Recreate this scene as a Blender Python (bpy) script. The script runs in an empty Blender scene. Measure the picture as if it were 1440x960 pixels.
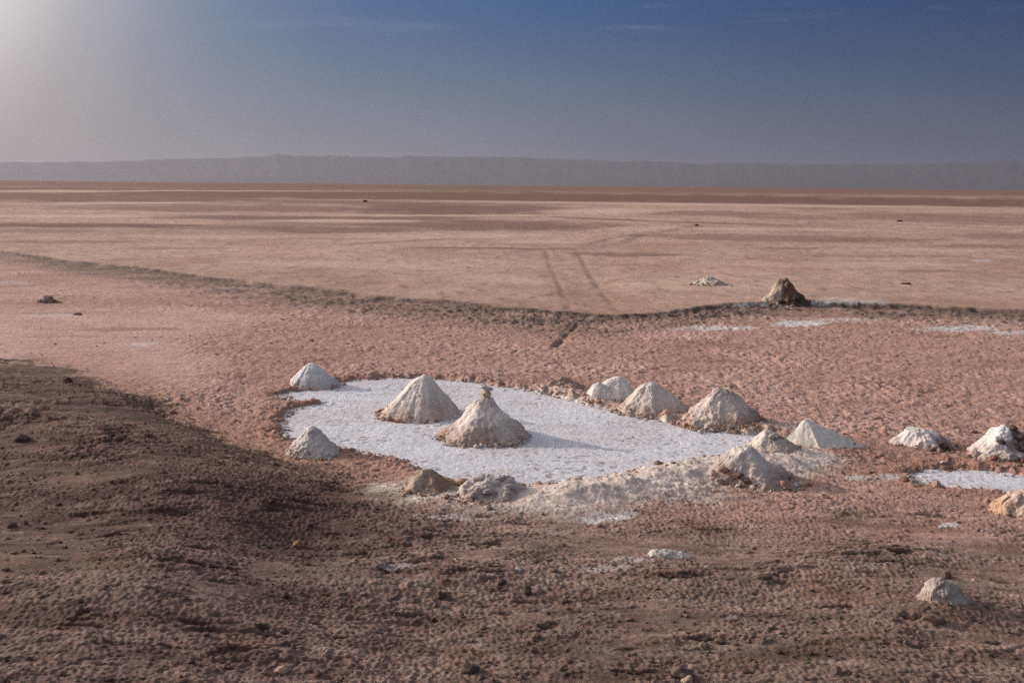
import bpy, math
import numpy as np
from mathutils import Matrix, Vector

rad = math.radians
sc = bpy.context.scene
col = sc.collection

# ------------------------------------------------------------------ camera
H = 4.0                       # eye height above the salt flat
F = 1400.0                    # 35 mm lens on a 36 mm sensor, in 1440-px units
PITCH = math.atan(220.0 / F)
ROLL = math.atan(14.0 / 1440.0)
Rm = (Matrix.Rotation(rad(90) - PITCH, 3, 'X') @ Matrix.Rotation(ROLL, 3, 'Z'))
RN = np.array([[Rm[i][j] for j in range(3)] for i in range(3)])
cam_d = bpy.data.cameras.new('camera'); cam = bpy.data.objects.new('camera', cam_d)
col.objects.link(cam); sc.camera = cam
cam_d.lens = 35.0; cam_d.sensor_width = 36.0; cam_d.sensor_fit = 'HORIZONTAL'
cam_d.clip_start = 0.1; cam_d.clip_end = 120000.0
cam.matrix_world = Matrix.Translation((0, 0, H)) @ Rm.to_4x4()

SUN_AZ, SUN_EL = rad(-70), rad(19)      # azimuth from +Y towards +X, elevation
SUN = np.array([math.sin(SUN_AZ) * math.cos(SUN_EL), math.cos(SUN_AZ) * math.cos(SUN_EL), math.sin(SUN_EL)])


def ray(u, v):
    d = RN @ np.array([(u - 720.0) / F, -(v - 480.0) / F, -1.0])
    return d


def gp(u, v, z=0.0):
    """survey point of the photograph -> point of the level ground"""
    d = ray(u, v); t = (z - H) / d[2]
    return np.array([d[0] * t, d[1] * t])


def proj(x, y, z):
    p = np.stack([x, y, z - H], -1) @ RN
    w = -p[..., 2]
    w = np.where(np.abs(w) < 1e-6, 1e-6, w)
    u = 720.0 + F * p[..., 0] / w; v = 480.0 - F * p[..., 1] / w
    return u, v


# ------------------------------------------------------------------ noise
_r = np.random.RandomState(7)
PN = 4096
PERM = _r.permutation(PN).astype(np.int32)
GA = _r.rand(PN) * 2 * np.pi
GX, GY = np.cos(GA).astype(np.float32), np.sin(GA).astype(np.float32)
g3 = _r.randn(PN, 3); g3 /= np.linalg.norm(g3, axis=1)[:, None]; G3 = g3.astype(np.float32)
RX, RY = _r.rand(PN).astype(np.float32), _r.rand(PN).astype(np.float32)
M = PN - 1


def _h(ix, iy, s):
    return PERM[(PERM[(ix + s * 131) & M] + iy) & M]


def n2(x, y, s=0):
    x = np.asarray(x, np.float64); y = np.asarray(y, np.float64)
    fx = np.floor(x); fy = np.floor(y)
    ix = fx.astype(np.int64); iy = fy.astype(np.int64)
    x = (x - fx).astype(np.float32); y = (y - fy).astype(np.float32)
    ux = x * x * x * (x * (x * 6 - 15) + 10); uy = y * y * y * (y * (y * 6 - 15) + 10)
    def g(dx, dy):
        h = _h(ix + dx, iy + dy, s)
        return GX[h] * (x - dx) + GY[h] * (y - dy)
    a = g(0, 0); b = g(1, 0); c = g(0, 1); d = g(1, 1)
    return 1.45 * ((a + (b - a) * ux) * (1 - uy) + (c + (d - c) * ux) * uy)


def fbm(x, y, oct=4, s=0, gain=0.5):
    o = 0; a = 1.0; t = 0
    c, sn = math.cos(.6), math.sin(.6)
    for i in range(oct):
        o = o + a * n2(x, y, s + i * 3); t += a
        x, y = (c * x - sn * y) * 2.03, (sn * x + c * y) * 2.03
        a *= gain
    return o / t * 1.35


def cells(x, y, s=0):
    """F1 distance of jittered points (lumpy crust)"""
    fx = np.floor(x); fy = np.floor(y)
    ix = fx.astype(np.int64); iy = fy.astype(np.int64)
    x = (x - fx).astype(np.float32); y = (y - fy).astype(np.float32)
    best = np.full(x.shape, 9.0, np.float32)
    for dx in (-1, 0, 1):
        for dy in (-1, 0, 1):
            h = _h(ix + dx, iy + dy, s)
            q = (dx + .1 + .8 * RX[h] - x) ** 2 + (dy + .1 + .8 * RY[h] - y) ** 2
            best = np.minimum(best, q * (0.75 + .6 * GX[h] ** 2))
    return np.sqrt(best)


def n3(p, s=0):
    f = np.floor(p); i = f.astype(np.int64); q = (p - f).astype(np.float32)
    w = q * q * q * (q * (q * 6 - 15) + 10)
    o = 0
    for dx in (0, 1):
        for dy in (0, 1):
            for dz in (0, 1):
                h = PERM[(_h(i[:, 0] + dx, i[:, 1] + dy, s) + i[:, 2] + dz) & M]
                g = G3[h]
                dt = g[:, 0] * (q[:, 0] - dx) + g[:, 1] * (q[:, 1] - dy) + g[:, 2] * (q[:, 2] - dz)
                k = (w[:, 0] if dx else 1 - w[:, 0]) * (w[:, 1] if dy else 1 - w[:, 1]) * (w[:, 2] if dz else 1 - w[:, 2])
                o = o + dt * k
    return o * 1.6


def fbm3(p, oct=4, s=0, gain=.5):
    o = 0; a = 1.; t = 0
    for k in range(oct):
        o = o + a * n3(p, s + 5 * k); t += a
        p = p[:, [1, 2, 0]] * 2.03 + 3.7; a *= gain
    return o / t * 1.3


def cells3(p, s=0):
    f = np.floor(p); i = f.astype(np.int64); q = (p - f).astype(np.float32)
    best = np.full(len(p), 9., np.float32)
    for dx in (-1, 0, 1):
        for dy in (-1, 0, 1):
            for dz in (-1, 0, 1):
                h = PERM[(_h(i[:, 0] + dx, i[:, 1] + dy, s) + i[:, 2] + dz) & M]
                h2 = PERM[(h + 77) & M]
                b = (dx + RX[h] - q[:, 0]) ** 2 + (dy + RY[h] - q[:, 1]) ** 2 + (dz + RX[h2] - q[:, 2]) ** 2
                best = np.minimum(best, b)
    return np.sqrt(best)


def ss(a, b, x):
    t = np.clip((x - a) / (b - a), 0, 1)
    return t * t * (3 - 2 * t)


def mixc(c, new, m):
    return c + (np.array(new, np.float32) - c) * m[..., None]


# ------------------------------------------------------------------ pool outlines (survey points)
POOL = [(391, 553), (402, 548), (430, 546), (470, 543), (478, 536), (500, 531), (545, 529), (600, 529), (650, 533),
        (700, 539), (745, 545), (775, 551), (822, 563), (880, 577), (940, 589), (1000, 601), (1050, 606), (1092, 608),
        (1088, 616), (1060, 632), (1020, 648), (985, 656), (940, 661), (900, 665), (872, 673), (845, 680), (800, 684),
        (740, 682), (700, 677), (655, 675), (620, 670), (595, 661), (578, 650), (545, 641), (505, 634), (470, 627),
        (440, 622), (408, 616), (386, 607), (398, 602), (396, 590), (400, 580), (408, 572), (444, 566), (447, 561),
        (410, 563)]
POOL2 = [(1281, 667), (1300, 657), (1340, 654), (1385, 657), (1425, 662), (1470, 666), (1520, 676), (1500, 700), (1450, 702),
         (1425, 694), (1408, 687), (1370, 684), (1330, 682), (1297, 677)]
POOL_W = [np.array([gp(*p) for p in q]) for q in (POOL, POOL2)]


def sdist(x, y, P):
    """signed distance to polygon, + outside"""
    d = np.full(x.shape, 1e9); ins = np.zeros(x.shape, bool)
    for i in range(len(P)):
        a, b = P[i - 1], P[i]
        ex, ey = b - a; wx, wy = x - a[0], y - a[1]
        t = np.clip((wx * ex + wy * ey) / (ex * ex + ey * ey), 0, 1)
        d = np.minimum(d, (wx - t * ex) ** 2 + (wy - t * ey) ** 2)
        c = ((a[1] > y) != (b[1] > y))
        ins ^= c & (x < (b[0] - a[0]) * (y - a[1]) / (b[1] - a[1] + 1e-12) + a[0])
    d = np.sqrt(d)
    return np.where(ins, -d, d)


def pool_sd(x, y):
    out = np.full(x.shape, 9.0)
    for P in POOL_W:
        lo, hi = P.min(0) - 1.5, P.max(0) + 1.5
        k = (x > lo[0]) & (x < hi[0]) & (y > lo[1]) & (y < hi[1])
        if k.any():
            xx, yy = x[k], y[k]
            s = sdist(xx, yy, P)
            out[k] = np.minimum(out[k], s)
    return out


def pline(x, y, pts, z=0.0):
    """distance to a polyline of survey points and the running parameter"""
    P = [gp(*p, z) for p in pts]
    d = np.full(x.shape, 1e9)
    for a, b in zip(P[:-1], P[1:]):
        e = b - a; wx, wy = x - a[0], y - a[1]
        t = np.clip((wx * e[0] + wy * e[1]) / (e @ e), 0, 1)
        d = np.minimum(d, (wx - t * e[0]) ** 2 + (wy - t * e[1]) ** 2)
    return np.sqrt(d)


# scarp: edge of the slightly higher plain beyond the worked ground
SC_U = [-700, -300, 0, 100, 200, 300, 400, 500, 600, 700, 780, 850, 920, 1000, 1060, 1110, 1200, 1300, 1440, 1700, 2200]
SC_V = [282, 318, 353, 366, 377, 390, 401, 411, 420, 431, 438, 442, 440, 430, 425, 421, 424, 430, 438, 452, 480]
SC_H = [.08, .08, .09, .10, .10, .10, .10, .10, .10, .09, .07, .05, .09, .13, .15, .16, .15, .12, .09, .07, .07]

SOIL_DARK_AND_SHADE = (0.088, 0.050, 0.042)
SOIL = (0.262, 0.165, 0.140)
CLAY = (0.390, 0.226, 0.177)
PINK = (0.510, 0.318, 0.265)
TAN = (0.430, 0.276, 0.214)
BROWN = (0.168, 0.088, 0.066)
MUD = (0.135, 0.092, 0.080)
SALT = (0.600, 0.565, 0.560)
DIRTY = (0.630, 0.510, 0.450)

STREAKS = [  # far darker crusts: u, v, half-width, half-height, strength, slope
    (720, 277, 1500, 8.0, 1.0, .0125), (150, 278, 330, 7.5, .9, .004), (500, 283, 420, 6, .55, .008), (640, 294, 190, 8, .85, .0),
    (330, 293, 280, 6, .7, .006), (330, 306, 190, 3.6, .8, .01), (110, 317, 210, 3.4, 1.0, .004), (330, 320, 170, 4, .6, .015),
    (500, 324, 130, 4.5, .7, -.01), (690, 317, 190, 8.5, .8, .006), (560, 308, 110, 4, .6, .0), (1000, 300, 130, 4, .6, .012),
    (870, 309, 110, 1.2, .8, .04), (1010, 314, 140, 1.2, .7, .03), (1340, 308, 180, 7, .55, .03), (1150, 306, 160, 3, .4, .02),
    (1130, 336, 210, 5, .6, .01), (980, 331, 120, 3, .5, .0), (680, 349, 115, 1.1, .9, .01), (880, 358, 90, 3, .7, .01), (780, 350, 60, 2, .5, .0),
    (90, 340, 120, 2.5, .5, .0), (250, 349, 80, 2.5, .45, .0), (420, 335, 120, 2, .4, .01), (1120, 349, 70, 1.6, .5, .0), (1390, 346, 80, 3, .45, .01),
    (1420, 332, 70, 4, .4, .01), (1240, 360, 120, 2, .35, .0), (60, 325, 90, 3, .5, .0), (560, 340, 90, 1.6, .5, -.05), (1300, 381, 60, 1.5, .5, 0.)]
LIGHTS = [(480, 310.5, 130, 2.4, .8, .004), (110, 304, 150, 2.4, .7, .0), (70, 269, 120, 2.0, .7, .004), (330, 268.5, 260, .9, .7, .003),
          (180, 285.5, 120, 1.2, .8, -.005), (620, 303, 200, 1.3, .7, .0), (850, 297, 90, 4, .7, .0), (950, 287, 500, 2.0, .6, .012),
          (1200, 270, 500, 1.6, .5, .012), (530, 257.5, 160, .8, .6, .008), (900, 322, 60, 3, .5, 0.), (620, 332, 160, 3, .5, -.01), (300, 333, 160, 3, .45, .01), (1060, 322, 180, 2.4, .5, .01),
          (760, 340, 90, 2.5, .5, 0.), (1180, 372, 200, 4, .4, 0.), (480, 372, 160, 5, .45, .03), (1320, 352, 120, 3, .4, .0), (700, 392, 90, 7, .45, .05), (920, 402, 60, 6, .35, 0.)]
SMEARS = [  # thin salt smears on the ground: u, v, half-width, half-height, strength
    (200, 484, 20, 3.5, .45), (75, 443, 45, 3.5, .28), (845, 727, 34, 7, .9), (880, 722, 20, 7, .6), (1337, 738, 16, 4, .9),
    (1125, 455, 40, 4, 1.0), (1010, 462, 60, 3, .7), (1180, 450, 60, 3, .45), (1350, 462, 60, 4, .75), (1440, 468, 60, 3, .7),
    (1190, 424, 60, 5, .5), (1090, 429, 60, 3, .6), (640, 728, 60, 5, .3), (700, 718, 70, 5, .3), (1200, 672, 14, 2.5, .6),
    (1285, 672, 50, 5, .45), (990, 700, 60, 8, .3), (15, 398, 30, 3, .25), (560, 803, 26, 4, .45), (860, 800, 30, 4, .35),
    (1235, 672, 40, 5, .3), (1380, 366, 20, 1.5, .5), (1025, 868, 18, 3, .5), (890, 790, 40, 4, .3)]
RUTS = [[(768, 352), (774, 376), (788, 402), (800, 432)], [(812, 352), (824, 376), (843, 404), (866, 434)],
        [(820, 345), (860, 334), (905, 328), (980, 317)], [(838, 347), (880, 340), (900, 331), (990, 318)],
        [(690, 275), (700, 300), (730, 330), (768, 352)]]
DITCH = [(826, 446), (812, 458), (796, 472), (780, 488)]


def blob(u, v, e, wob):
    sl = e[5] if len(e) > 5 else 0.0
    q = ((u - e[0]) / e[2]) ** 2 + ((v - e[1] - sl * (u - e[0])) / e[3]) ** 2
    return e[4] * ss(1.35, .25, q + wob)


def terrain(x, y, step):
    """height, albedo and clod density of the ground at world points; step = local mesh spacing"""
    x = np.asarray(x, float); y = np.asarray(y, float)
    step = np.broadcast_to(np.asarray(step, float), x.shape)
    d = np.hypot(x, y)
    z0 = np.zeros_like(x)
    u, v = proj(x, y, z0)
    us = np.interp(u, SC_U, SC_H)
    vs = np.interp(u, SC_U, SC_V)
    # distance of the scarp along this bearing (crest stands us above the flat)
    a = np.arctan2(x, y)
    ua = np.array(SC_U, float)
    bear = []; dist = []
    for k in range(len(SC_U)):
        g = gp(SC_U[k], SC_V[k], SC_H[k]); bear.append(math.atan2(g[0], g[1])); dist.append(math.hypot(*g))
    ds = np.interp(a, bear, dist)
    hs = np.interp(a, bear, SC_H)
    wob = .6 * fbm(x / 2.6, y / 2.6, 4, 11) + .34 * fbm(x / .55, y / .55, 3, 12)
    dl = d - ds + wob * np.clip(d / 40, .4, 1.6)
    far = ss(-.45, .15, dl)
    z = hs * far
    u, v = proj(x, y, z)
    vcap = np.clip(v, 255, 2000)
    near = ss(640, 760, v - 0.02 * np.abs(u - 900))          # foreground fill
    sd = pool_sd(x, y)
    wx = fbm(x / 1.3, y / 1.3, 3, 21); wy = fbm(x / .35, y / .35, 3, 29)
    big = fbm(x / 7.0, y / 7.0, 4, 31)
    mid = fbm(x / 1.7, y / 1.7, 4, 41)

    # --- dark bank on the left: its edge runs away to the right
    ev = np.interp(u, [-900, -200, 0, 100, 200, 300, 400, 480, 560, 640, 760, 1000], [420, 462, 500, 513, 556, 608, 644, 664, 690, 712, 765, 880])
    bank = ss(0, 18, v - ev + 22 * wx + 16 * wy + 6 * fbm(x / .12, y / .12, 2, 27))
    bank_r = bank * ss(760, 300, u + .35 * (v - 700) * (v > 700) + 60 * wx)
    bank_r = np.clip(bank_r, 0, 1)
    z = z + .20 * ss(-10, 60, v - ev) * ss(620, 200, u)

    # --- long swells of the foreground
    sw = np.clip(near + bank_r, 0, 1)
    calm = ss(.15, 1.6, sd)
    z = z + calm * sw * (.085 * fbm(x / 4.2, y / 2.6, 3, 51) + .028 * fbm(x / 1.3, y / .9, 3, 57))
    for (cu, cv, ru, rv, hh) in [(250, 712, 160, 40, .20), (120, 610, 140, 34, .10), (640, 800, 160, 40, .06), (1230, 790, 120, 22, .09),
                                 (1330, 866, 90, 18, .08), (130, 860, 200, 50, .10), (1000, 815, 120, 25, .05),
                                 (430, 765, 90, 26, -.10), (1060, 735, 160, 25, .03)]:
        z = z + calm * hh * np.exp(-(((u - cu) / ru) ** 2 + ((v - cv) / rv) ** 2) * 1.0)

    # --- dirty salt ridge thrown up along the front of the big pool
    rd = pline(x, y, [(560, 690), (640, 700), (700, 702), (780, 703), (855, 692), (925, 677), (985, 666), (1040, 656), (1100, 655), (1125, 646)])
    ridge = np.exp(-(rd / .46) ** 2)
    z = z + ridge * (.15 + .06 * wx + .035 * wy) * (.3 + .7 * ss(690, 800, u))
    ridge_w = np.exp(-(rd / .62) ** 2)
    bd = pline(x, y, [(770, 549), (815, 560), (870, 575), (930, 585), (975, 595), (1010, 601), (1065, 605), (1098, 606)])
    berm = np.exp(-(bd / .42) ** 2)
    z = z + berm * (.045 + .04 * wx + .03 * wy)
    # --- clod rim behind the pool and round the small one
    rim = ss(.55, .08, np.abs(sd - .16))
    z = z + rim * (.012 + .04 * np.abs(wy))

    # --- pools: the ground dips under the crust
    sdw = sd + .12 * wy + .07 * fbm(x / .12, y / .12, 2, 63)
    z = z - .17 * ss(.14, -.16, sdw)

    # --- ruts and ditch
    rut = np.zeros_like(x)
    for i, R in enumerate(RUTS):
        r = pline(x, y, R, .1)
        w = (.15, .15, .5, .5, .25)[i]
        brk = ss(-.7, .2, fbm(x / 1.2, y / 1.6, 3, 71 + i)) * (.45, .5, .7, .65, .08)[i]
        rut = np.maximum(rut, np.exp(-(r / w) ** 2) * brk)
    dt = np.exp(-((pline(x, y, DITCH) + .10 * np.abs(wy)) / .11) ** 2) * np.clip(.6 + .8 * wx, .15, 1)
    z = z - .06 * rut - .10 * np.clip(dt, 0, 1)

    # --- churned mud along the scarp
    wd = np.interp(u, [-300, 0, 300, 600, 850, 950, 1100, 1440], [11, 9.5, 8, 6.5, 5.5, 4.5, 4.4, 4.0])
    churn = ss(-1.0, -.45, dl / wd) * ss(.35, -.2, dl)
    churn = churn * np.clip(.75 + .7 * fbm(x / 2.2, y / 1.2, 3, 83), 0, 1)
    stri = n2((dl + .4 * wx) / .55, u / 160, 87)
    # --- smooth pan at left, lumpy crust at right
    smooth = ss(-.15, .35, (330 - u) / 260 + .6 * big) * ss(425, 445, v) * ss(560, 520, v) * (1 - far)
    crust = (1 - far) * (1 - smooth * .8) * (1 - .5 * near)

    def band(lam, amp):
        return amp * ss(.9, 2.6, lam / step)
    near_amp = np.clip(near + bank_r * .8, 0, 1)
    L = np.zeros_like(x)
    c1 = cells(x / .19 + .6 * wy, y / .15 + .6 * wx, 3)
    L += band(.17, (.026 * crust * (.2 + 1.25 * ss(-.5, .6, big + .7 * mid)) + .0 * near_amp + .012 * churn) * (.6 + .8 * np.clip(mid + .5, 0, 1))) * (1.0 - 1.3 * c1)
    L += band(.30, .022 * crust * (1 - near_amp) + .0035 * near_amp + .05 * churn + .004 * far) * fbm(x / (.36 + .34 * near_amp), y / .32, 2, 101)
    L += band(.11, .013 * crust * (1 - .8 * near_amp) + .0048 * near_amp + .016 * churn + .003 * far + .002) * fbm(x / (.12 + .16 * near_amp), y / (.11 - .03 * near_amp), 2, 107)
    c2 = cells(x / .75 + .5 * wy, y / .36 + .5 * wx, 9)
    L += band(.45, .005 * near_amp + .02 * churn) * np.clip(.55 - c2, -.3, .6) * ss(-.1, .5, mid + .3)
    L += band(.045, .009 * crust + .0060 * near_amp + .001) * n2(x / .045, y / .045, 113)
    L += churn * .035 * stri * ss(.6, 2, .5 / step)
    L += band(1.5, .012 + .02 * far * ss(200, 40, d)) * mid
    # shards and overhang-like lips in the near soil
    c3 = n2(x / .8, y / .26, 121) + .5 * n2(x / .33, y / .11, 122)
    clus = ss(-.15, .45, fbm(x / 1.7, y / 1.1, 3, 125))
    lip = ss(.15, .40, c3) * clus
    L += band(.3, .026 * near_amp) * lip
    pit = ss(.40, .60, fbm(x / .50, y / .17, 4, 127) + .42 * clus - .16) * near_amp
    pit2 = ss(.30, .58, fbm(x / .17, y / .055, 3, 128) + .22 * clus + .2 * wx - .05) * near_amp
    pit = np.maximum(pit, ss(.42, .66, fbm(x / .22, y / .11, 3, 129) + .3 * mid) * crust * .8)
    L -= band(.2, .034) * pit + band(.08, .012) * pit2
    L += band(.06, .0032 * near_amp) * (1 - 1.5 * cells(x / .075, y / .05, 13))
    dark_far = np.zeros_like(x)
    w2 = .62 * fbm(u / 60, vcap / 2.6, 4, 131) + .25 * fbm(x / 3, y / 5, 3, 133)
    for e in STREAKS:
        dark_far = np.maximum(dark_far, blob(u, v, e, w2))
    bald = ss(.05, .45, fbm(x / 2.1, y / 1.1, 3, 135)) * np.clip(near + bank_r, 0, 1)
    L = L * (1 - .72 * bald) * (1 - .5 * ridge)
    z = z + L * (1 - .75 * ss(.05, -.1, sdw))

    # ------------------------------------------------ albedo
    c = np.empty(x.shape + (3,), np.float32)
    c[:] = CLAY
    c = mixc(c, PINK, ss(-.2, .5, big + .4 * mid) * .6)
    c = mixc(c, PINK, smooth * .9)
    c = mixc(c, (.44, .27, .215), ss(.0, .6, fbm(x / .5, y / .5, 3, 141)) * .5 * (1 - far))
    c = mixc(c, (.28, .155, .118), ss(.1, .7, fbm(x / 3.2, y / 1.1, 4, 147)) * .75 * (1 - far))
    # tan plain
    t = np.array(TAN, np.float32) * (1 + .14 * fbm(x / 22, y / 22, 5, 151) + .10 * mid * ss(300, 60, d))[..., None]
    c = c + (t - c) * far[..., None]
    wl = fbm(x / 38, y / 60, 5, 155)
    c = mixc(c, BROWN, far * ss(.05, .5, wl) * .55 * ss(50, 100, d))
    wm = fbm(x / 6.0, y / 9.0, 5, 156)
    c = mixc(c, (.33, .19, .135), far * ss(.0, .55, wm) * .55)
    c = mixc(c, (.50, .345, .265), far * ss(.1, .6, -wm) * .5)
    gr = fbm(x / .55, y / 1.3, 4, 157)
    c = mixc(c, (.20, .125, .095), far * ss(.18, .62, gr + .3 * mid) * .6)
    c = mixc(c, BROWN, dark_far)
    for e in LIGHTS:
        c = mixc(c, (.57, .40, .31), blob(u, v, e, w2))
    # horizon: alternating very far crusts
    c = mixc(c, BROWN, .9 * ss(274, 266, v - (u - 720) * .0097) * far)
    c = mixc(c, MUD, np.clip(churn * (.85 + .25 * stri), 0, 1))
    edge = np.exp(-((dl + .18) / .42) ** 2) * ss(.10, .45, .5 + fbm(x / 1.5, y / 1.5, 2, 161))  # shaded face of the scarp, painted in as a dark line
    c = mixc(c, (.050, .034, .030), np.clip(edge * np.interp(u, [0, 700, 900, 1000, 1200, 1280, 1440], [.75, .5, .6, 1., 1., .75, .6]) * np.clip(.8 + .5 * wy, .2, 1)
                               + .7 * ss(.1, .5, fbm(x / 1.3, y / .35, 3, 163)) * np.exp(-((dl + 1.1) / .8) ** 2), 0, 1))
    c = mixc(c, (.12, .075, .06), np.clip(rut * .8 + dt * .9, 0, 1))
    # orange strip beside the bank
    st = ss(-62, -8, v - ev + 12 * wx) * ss(-10, 180, u) * ss(650, 500, u) * (1 - bank)
    c = mixc(c, (.33, .175, .12), st * .6)
    c = mixc(c, (.25, .138, .105), np.clip(blob(u, v, (1290, 645, 190, 30, .6), 1.1 * wy + .6 * wx), 0, 1) * ss(.0, .1, sd))
    # near soil
    pinkish = ss(-.1, .5, fbm(x / 2.3, y / 1.6, 4, 171) + (u - 1050) / 700 - (v - 760) / 150)
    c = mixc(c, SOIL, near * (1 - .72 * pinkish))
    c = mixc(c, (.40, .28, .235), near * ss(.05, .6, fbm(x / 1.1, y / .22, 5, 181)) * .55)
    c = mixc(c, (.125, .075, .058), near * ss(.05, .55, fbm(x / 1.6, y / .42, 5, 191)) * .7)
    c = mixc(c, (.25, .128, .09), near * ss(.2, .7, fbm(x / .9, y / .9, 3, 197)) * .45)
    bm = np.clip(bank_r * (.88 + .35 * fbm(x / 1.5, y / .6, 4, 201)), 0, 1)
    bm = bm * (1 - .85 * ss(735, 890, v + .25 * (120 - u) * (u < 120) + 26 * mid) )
    c = mixc(c, SOIL_DARK_AND_SHADE, bm)
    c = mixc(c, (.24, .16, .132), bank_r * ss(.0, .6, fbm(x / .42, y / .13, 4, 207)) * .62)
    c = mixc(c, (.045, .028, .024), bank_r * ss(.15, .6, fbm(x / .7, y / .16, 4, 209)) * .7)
    hollow_shade = np.exp(-(((u - 420) / 150) ** 2 + ((v - 748) / 38) ** 2)) * (.9 + .5 * wx)  # shade on the right-facing side of the hollow, painted into the colour
    c = mixc(c, SOIL_DARK_AND_SHADE, np.clip(hollow_shade, 0, .9))
    c = mixc(c, (.075, .042, .034), np.clip((pit * .85 + pit2 * .6) * (1 - .8 * bald), 0, 1))  # shade inside pits and crevices painted into the soil colour
    # salt ridge, rim, smears
    c = mixc(c, DIRTY, np.clip(1.2 * ridge_w * ss(690, 800, u) + ridge * 1.1 + .9 * ridge_w * wy - .25, 0, 1))
    c = mixc(c, (.50, .42, .38), np.clip(np.exp(-(rd / .35) ** 2) * (.2 + wx), 0, .8))
    c = mixc(c, (.33, .175, .125), rim * (1 - ridge_w) * .5)
    c = mixc(c, (.46, .37, .32), np.clip(berm * (.55 + .9 * wy), 0, .8))
    ws = 1.0 * wy + .45 * fbm(x / .12, y / .12, 2, 211) + .7 * fbm(u / 26, v / 2.2, 3, 213)
    for e in SMEARS:
        c = mixc(c, (.56, .53, .53), np.clip(blob(u, v, e, ws), 0, 1))
    c = mixc(c, (.50, .45, .43), .5 * ss(.35, .75, fbm(x / .22, y / .16, 3, 221) + .35 * big) * (1 - far) * ss(460, 600, v) * (1 - bank_r) * (1 - near * .6))
    c = mixc(c, SALT, ss(.03, -.06, sdw) * .9)
    # random streaks and grain; near soil also darker towards the bottom of the view
    strk = fbm(x / 1.5 + .3 * wy, y / .30, 5, 241)
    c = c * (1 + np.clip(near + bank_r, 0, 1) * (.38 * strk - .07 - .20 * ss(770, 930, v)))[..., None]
    g = 1 + .30 * fbm(x / .09, y / .07, 3, 231) * ss(.8, 2, .1 / step) + .12 * mid + .14 * fbm(x / .4, y / .3, 3, 233)
    c = np.clip(c * g[..., None], .02, .75)
    return z, c, dict(near=near, bank=bank_r, sd=sd, churn=churn, far=far, crust=crust, ridge=ridge)


# ------------------------------------------------------------------ materials
def attr_material(name, bump=.35, fine=60.0, rough=.92, vary=.16, sparkle=0.0, crack=0.0):
    m = bpy.data.materials.new(name); m.use_nodes = True
    nt = m.node_tree; N = nt.nodes; Lk = nt.links
    b = N['Principled BSDF']; b.inputs['Roughness'].default_value = rough
    b.inputs['Specular IOR Level'].default_value = .18
    at = N.new('ShaderNodeAttribute'); at.attribute_name = 'Col'
    tc = N.new('ShaderNodeTexCoord')
    n1 = N.new('ShaderNodeTexNoise'); n1.inputs['Scale'].default_value = fine; n1.inputs['Detail'].default_value = 5
    n1.inputs['Roughness'].default_value = .65
    n2_ = N.new('ShaderNodeTexNoise'); n2_.inputs['Scale'].default_value = fine * .17; n2_.inputs['Detail'].default_value = 4
    for n in (n1, n2_): Lk.new(tc.outputs['Object'], n.inputs['Vector'])
    ad = N.new('ShaderNodeMath'); ad.operation = 'ADD'
    Lk.new(n1.outputs['Fac'], ad.inputs[0]); Lk.new(n2_.outputs['Fac'], ad.inputs[1])
    mr = N.new('ShaderNodeMapRange'); mr.inputs['From Min'].default_value = .6; mr.inputs['From Max'].default_value = 1.4
    mr.inputs['To Min'].default_value = 1 - vary; mr.inputs['To Max'].default_value = 1 + vary
    Lk.new(ad.outputs[0], mr.inputs['Value'])
    mx = N.new('ShaderNodeVectorMath'); mx.operation = 'SCALE'
    Lk.new(at.outputs['Color'], mx.inputs[0]); Lk.new(mr.outputs['Result'], mx.inputs['Scale'])
    Lk.new(mx.outputs['Vector'], b.inputs['Base Color'])
    bp = N.new('ShaderNodeBump'); bp.inputs['Strength'].default_value = bump; bp.inputs['Distance'].default_value = .02
    Lk.new(n1.outputs['Fac'], bp.inputs['Height'])
    last = bp
    if crack > 0:
        vo = N.new('ShaderNodeTexVoronoi'); vo.feature = 'DISTANCE_TO_EDGE'; vo.inputs['Scale'].default_value = 14.0
        Lk.new(tc.outputs['Object'], vo.inputs['Vector'])
        b2 = N.new('ShaderNodeBump'); b2.inputs['Strength'].default_value = crack; b2.inputs['Distance'].default_value = .015
        Lk.new(vo.outputs['Distance'], b2.inputs['Height']); Lk.new(bp.outputs['Normal'], b2.inputs['Normal'])
        last = b2
    Lk.new(last.outputs['Normal'], b.inputs['Normal'])
    return m


M_GROUND = attr_material('dry_clay_ground', .75, 55, .95, .30)
M_SALT = attr_material('crystalline_salt', .45, 75, .85, .07, crack=.35)
M_HEAP = attr_material('heaped_salt', .5, 48, .92, .16)
M_STONE = attr_material('weathered_stone', .5, 40, .9, .15)


def mesh_obj(name, verts, faces, cols, mat, parent=None, smooth=True, loc=(0, 0, 0)):
    me = bpy.data.meshes.new(name)
    verts = np.asarray(verts, np.float32); faces = np.asarray(faces, np.int32)
    me.vertices.add(len(verts)); me.vertices.foreach_set('co', verts.ravel())
    k = faces.shape[1]
    me.loops.add(faces.size); me.loops.foreach_set('vertex_index', faces.ravel())
    me.polygons.add(len(faces))
    me.polygons.foreach_set('loop_start', np.arange(0, faces.size, k, dtype=np.int32))
    me.polygons.foreach_set('use_smooth', np.full(len(faces), smooth, bool))
    me.update(calc_edges=True)
    if cols is not None:
        at = me.color_attributes.new('Col', 'FLOAT_COLOR', 'POINT')
        c4 = np.ones((len(verts), 4), np.float32); c4[:, :3] = cols
        at.data.foreach_set('color', c4.ravel())
    me.materials.append(mat)
    o = bpy.data.objects.new(name, me); col.objects.link(o)
    o.location = loc
    if parent: o.parent = parent
    return o


def tag(o, label, cat, group=None, kind=None):
    o['label'] = label; o['category'] = cat
    if group: o['group'] = group
    if kind: o['kind'] = kind


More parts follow.
